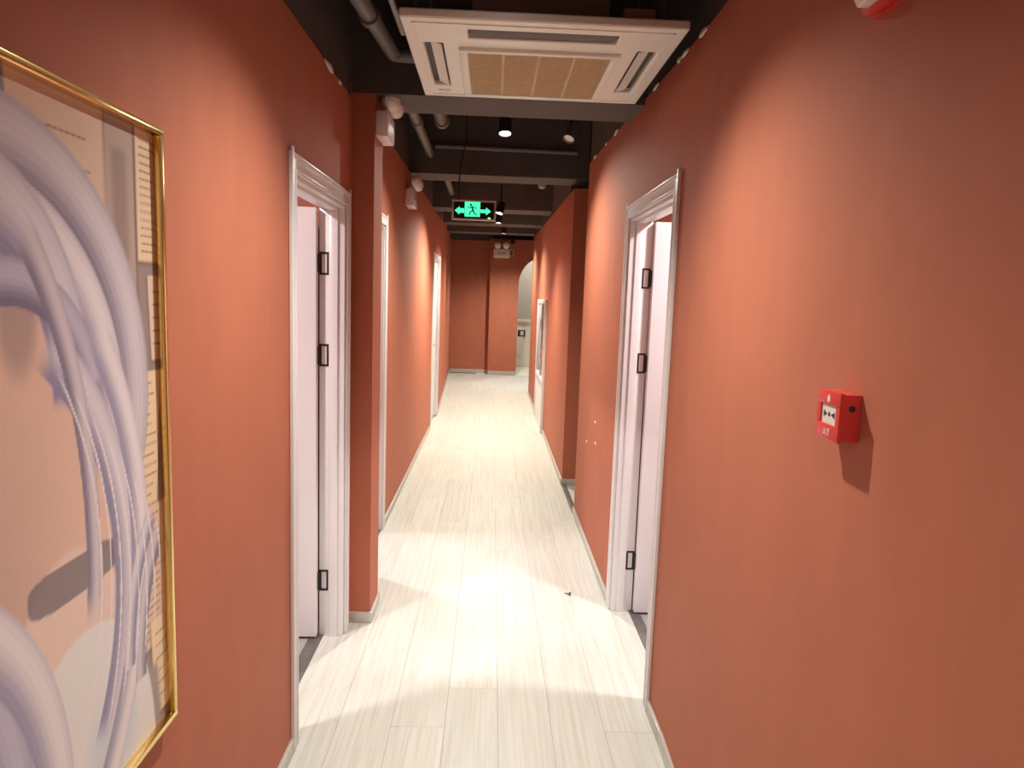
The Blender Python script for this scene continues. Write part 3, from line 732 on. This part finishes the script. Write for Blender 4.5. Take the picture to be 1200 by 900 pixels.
# ------------------------------------------------------------------ spotlights
def spotlight(loc, aim, label, watts, lit=True, col=(1, .975, .86), size=math.radians(138), blend=1.0, soft=0.035, body='black_metal', r=0.042, ln=0.12, reach=ZC):
    d = (Vector(aim) - Vector(loc)).normalized(); p = Vector(loc)
    root = empty('ceiling_spotlight', loc)
    tag(root, label, 'spotlight', 'ceiling spotlights')
    iv = Matrix.Translation(p).inverted()
    def part(mb, n_, m_, par=root):
        o = mb.build(n_, m_, par); o.matrix_parent_inverse = iv; return o
    bd = part(MB().lathe([(r * .7, -ln), (r * .95, -ln * .92), (r, -ln * .8), (r, 0.004), (r * .9, 0.004), (r * .88, -0.012), (0.002, -0.014)], p, d), 'lamp_body', body)
    part(MB().lathe([(r * .87, -0.011), (r * .87, -0.006), (0.002, -0.004)], p, d), 'lens', 'lamp_glow' if lit else 'lens_white')
    back = p - d * ln * .55
    part(MB().tube([back + Vector((0, 0, r * .6)), (back.x, back.y, reach - 0.02)], 0.009, 10), 'stem', 'black_metal')
    part(MB().box(back.x - 0.045, back.x + 0.045, back.y - 0.045, back.y + 0.045, reach - 0.025, reach, bev=0.004), 'ceiling_mount', 'black_metal')
    if lit:
        ld = bpy.data.lights.new('spot_light', 'SPOT'); ld.energy = watts * LAMP; ld.color = col
        ld.spot_size = size; ld.spot_blend = blend; ld.shadow_soft_size = soft
        lo = bpy.data.objects.new('spot_light', ld); C.objects.link(lo)
        lo.location = p + d * 0.012
        lo.rotation_euler = d.to_track_quat('-Z', 'Y').to_euler()
        lo.parent = root; lo.matrix_parent_inverse = iv
    return root
FAR = (1, .95, .78)
spotlight((0.0, 1.95, 2.62), (0.0, 1.62, 0.0), 'lit black spotlight in front of the cassette unit, above the picture', 78, size=math.radians(118))
spotlight((0.05, 4.72, 2.665), (0.07, 4.15, 0.4), 'lit black spotlight between the cassette unit beam and the exit sign', 95)
spotlight((0.045, 7.4, 2.47), (-0.50, 7.0, 0.4), 'lit black spotlight just behind the exit sign', 140, col=FAR)
spotlight((0.05, 9.4, 2.58), (0.0, 9.2, 0.0), 'lit black spotlight near the closed white door', 120, col=FAR)
spotlight((0.15, 11.3, 2.62), (0.15, 11.2, 0.0), 'lit black spotlight above the end of the hydrant cabinet wall', 110, col=FAR)
spotlight((0.35, 13.3, 2.62), (0.30, 13.6, 0.0), 'added black spotlight brightening the arched end wall', 110)  # extra lamp, added to brighten the end wall
spotlight((0.0, -0.3, 2.62), (0.0, -0.3, 0.0), 'lit black spotlight behind the viewer, above the picture wall', 48)
spotlight((0.475, 4.8, 2.665), (0.30, 4.55, 2.2), 'unlit grey spotlight above the side passage corner', 0, lit=False, body='pipe_grey', r=0.04, ln=0.09)
# small white smoke detector head under the beam by the side passage
sdv = empty('smoke_detector', (0.42, 6.52, 2.60)); tag(sdv, 'small grey detector head hanging beside the exit sign beam', 'detector')
inv = Matrix.Translation(sdv.location).inverted()
o = MB().lathe([(0.02, 0), (0.034, 0.012), (0.036, 0.045), (0.028, 0.055)], (0.42, 6.52, 2.60), (0, 0, 1)).build('head', 'pipe_pale', sdv); o.matrix_parent_inverse = inv
o = MB().tube([(0.42, 6.52, 2.65), (0.42, 6.52, ZC)], 0.012, 10).build('stem', 'pipe_grey', sdv); o.matrix_parent_inverse = inv

# lamps of the rooms behind the doors and of the lobby
def room_lamp(loc, watts, label, col=(1, 0.96, 0.95), r=0.11):
    root = empty('ceiling_lamp', loc); tag(root, label, 'ceiling lamp', 'round room lamps')
    iv = Matrix.Translation(Vector(loc)).inverted(); p = Vector(loc)
    o = MB().lathe([(r, 0), (r * 1.05, -0.01), (r * 1.05, -0.035), (r * .98, -0.04)], p, (0, 0, 1)).build('lamp_ring', 'white_plastic', root); o.matrix_parent_inverse = iv
    o = MB().lathe([(r * .96, -0.041), (r * .9, -0.052), (0.002, -0.058)], p, (0, 0, 1)).build('diffuser', 'lamp_glow', root); o.matrix_parent_inverse = iv
    ld = bpy.data.lights.new('room_light', 'AREA'); ld.shape = 'DISK'; ld.size = r * 1.8; ld.energy = watts * LAMP; ld.color = col
    lo = bpy.data.objects.new('room_light', ld); C.objects.link(lo); lo.location = p + Vector((0, 0, -0.062)); lo.parent = root; lo.matrix_parent_inverse = iv
room_lamp((-1.75, 1.75, 2.70), 24, 'round ceiling lamp of the room behind the picture wall door')
room_lamp((1.55, 2.5, 2.70), 22, 'round ceiling lamp of the room opposite the pillar')
room_lamp((-1.7, 4.6, 2.70), 18, 'round ceiling lamp of the room behind the pillar', col=(0.9, 0.92, 1))
room_lamp((1.2, 15.6, 3.30), 16, 'round ceiling lamp of the room beyond the arch')

# ------------------------------------------------------------------ pipes and conduits
def pipe(pts, r, m, label, cat='pipe', couplings=()):
    root = empty('ceiling_pipe', pts[0]); tag(root, label, cat, None)
    iv = Matrix.Translation(Vector(pts[0])).inverted()
    o = MB().tube(pts, r, 16).build('pipe_run', m, root); o.matrix_parent_inverse = iv
    for (c, d) in couplings:
        c = Vector(c); d = Vector(d).normalized()
        o = MB().tube([c - d * 0.03, c + d * 0.03], r * 1.22, 16).build('coupling', m, root); o.matrix_parent_inverse = iv
    return root
pipe([(-0.475, YB + 0.05, 2.49), (-0.468, 2.2, 2.535), (-0.456, 3.17, 2.625), (-0.445, 3.195, 2.63), (-0.40, 3.205, 2.632), (-0.255, 3.205, 2.634)], 0.031, 'pipe_grey', 'thick grey drain pipe sloping beside the cassette unit', couplings=[((-0.463, 2.62, 2.571), (0, 1, .09))])
pipe([(-0.385, YB + 0.05, 2.55), (-0.375, 2.85, 2.60)], 0.011, 'pipe_pale', 'thin pale conduit running past the cassette unit')
pipe([(-0.33, YB + 0.05, 2.60), (-0.32, 2.6, 2.64)], 0.016, 'pipe_grey', 'brownish insulated pipe entering the cassette unit')
pipe([(-0.545, 3.60, 2.77), (-0.545, 5.95, 2.755)], 0.034, 'pipe_grey', 'grey pipe running from the pillar beam to the exit sign beam', couplings=[((-0.545, 4.9, 2.763), (0, 1, 0))])
pipe([(-0.40, 3.60, 2.82), (-0.385, 5.05, 2.80)], 0.042, 'pipe_grey', 'thick stub pipe with open end behind the pillar beam', couplings=[((-0.385, 5.02, 2.80), (0, 1, 0))])
pipe([(-0.505, 6.30, 2.82), (-0.505, 8.30, 2.79)], 0.036, 'pipe_grey', 'grey pipe running on past the exit sign beam')
pipe([(-0.50, 5.90, 2.81), (0.66, 5.90, 2.80)], 0.018, 'pipe_grey', 'thin conduit crossing the face of the exit sign beam', couplings=[((0.0, 5.90, 2.805), (1, 0, 0))])
pipe([(-0.62, 12.6, 2.75), (0.60, 12.6, 2.74)], 0.02, 'pipe_grey', 'thin conduit crossing before the end wall')

# ------------------------------------------------------------------ hydrant cabinet
hc = empty('hydrant_cabinet', (XRF, 8.94, 0)); tag(hc, 'white framed fire hydrant cabinet with dark glass door set in the far terracotta wall', 'cabinet')
inv = Matrix.Translation(hc.location).inverted()
def hcp(mb, n_, m_):
    o = mb.build(n_, m_, hc); o.matrix_parent_inverse = inv; return o
a, b_, zt = 8.29, 9.59, 1.6
f = 0.05
for q in [(a, a + f, 0, zt), (b_ - f, b_, 0, zt), (a + f, b_ - f, zt - f, zt), (a + f, b_ - f, 0.58, 0.64)]:
    hcp(MB().box(XRF - 0.035, XRF, q[0], q[1], q[2], q[3], bev=0.003), 'frame_bar', 'white_gloss')
hcp(MB().box(XRF - 0.022, XRF, a + f, b_ - f, 0, 0.58, bev=0.002), 'lower_panel', 'white_gloss')
hcp(MB().box(XRF - 0.012, XRF, a + f, b_ - f, 0.64, zt - f), 'glass_pane', 'glass_dark')
hcp(MB().box(XRF - 0.030, XRF - 0.012, 8.86, 8.90, 0.64, zt - f, bev=0.002), 'mullion', 'white_gloss')
hcp(MB().box(XRF - 0.016, XRF - 0.012, 8.40, 8.80, 0.82, 0.98), 'red_lettering_band', 'hose_red')
hcp(MB().box(XRF - 0.045, XRF - 0.030, 8.865, 8.895, 1.24, 1.36, bev=0.003), 'pull_handle', 'lens_white')

# ------------------------------------------------------------------ small things
sw = empty('wall_switch', (0.70, 16.48, 0.74)); tag(sw, 'dark switch plate on the white wainscot beyond the arch', 'switch')
inv = Matrix.Translation(sw.location).inverted()
for nm, m_, q in [('plate', 'dark_print', (0.62, 0.80, 16.462, 16.48, 0.72, 0.87)), ('rocker', 'wainscot', (0.68, 0.76, 16.452, 16.462, 0.745, 0.845))]:
    o = MB().box(*q, bev=0.003).build(nm, m_, sw); o.matrix_parent_inverse = inv
sw2 = MB().box(1.0, 1.05, 16.462, 16.48, 0.80, 0.85, bev=0.006).build('wall_button', 'alu')
tag(sw2, 'tiny grey button beside the dark switch beyond the arch', 'button')
sc_ = empty('screw', (0.465, 3.654, 0.0)); tag(sc_, 'small dark screw lying on the cream floor', 'screw')
inv = Matrix.Translation(sc_.location).inverted()
o = MB().lathe([(0.010, 0), (0.010, 0.004), (0.004, 0.006)], (0.474, 3.645, 0.010), (-1, .7, -.1), 14).build('screw_head', 'screw_metal', sc_); o.matrix_parent_inverse = inv
o = MB().tube([(0.470, 3.648, 0.009), (0.445, 3.667, 0.004)], 0.004, 8, r2=0.0015).build('shank', 'screw_metal', sc_); o.matrix_parent_inverse = inv
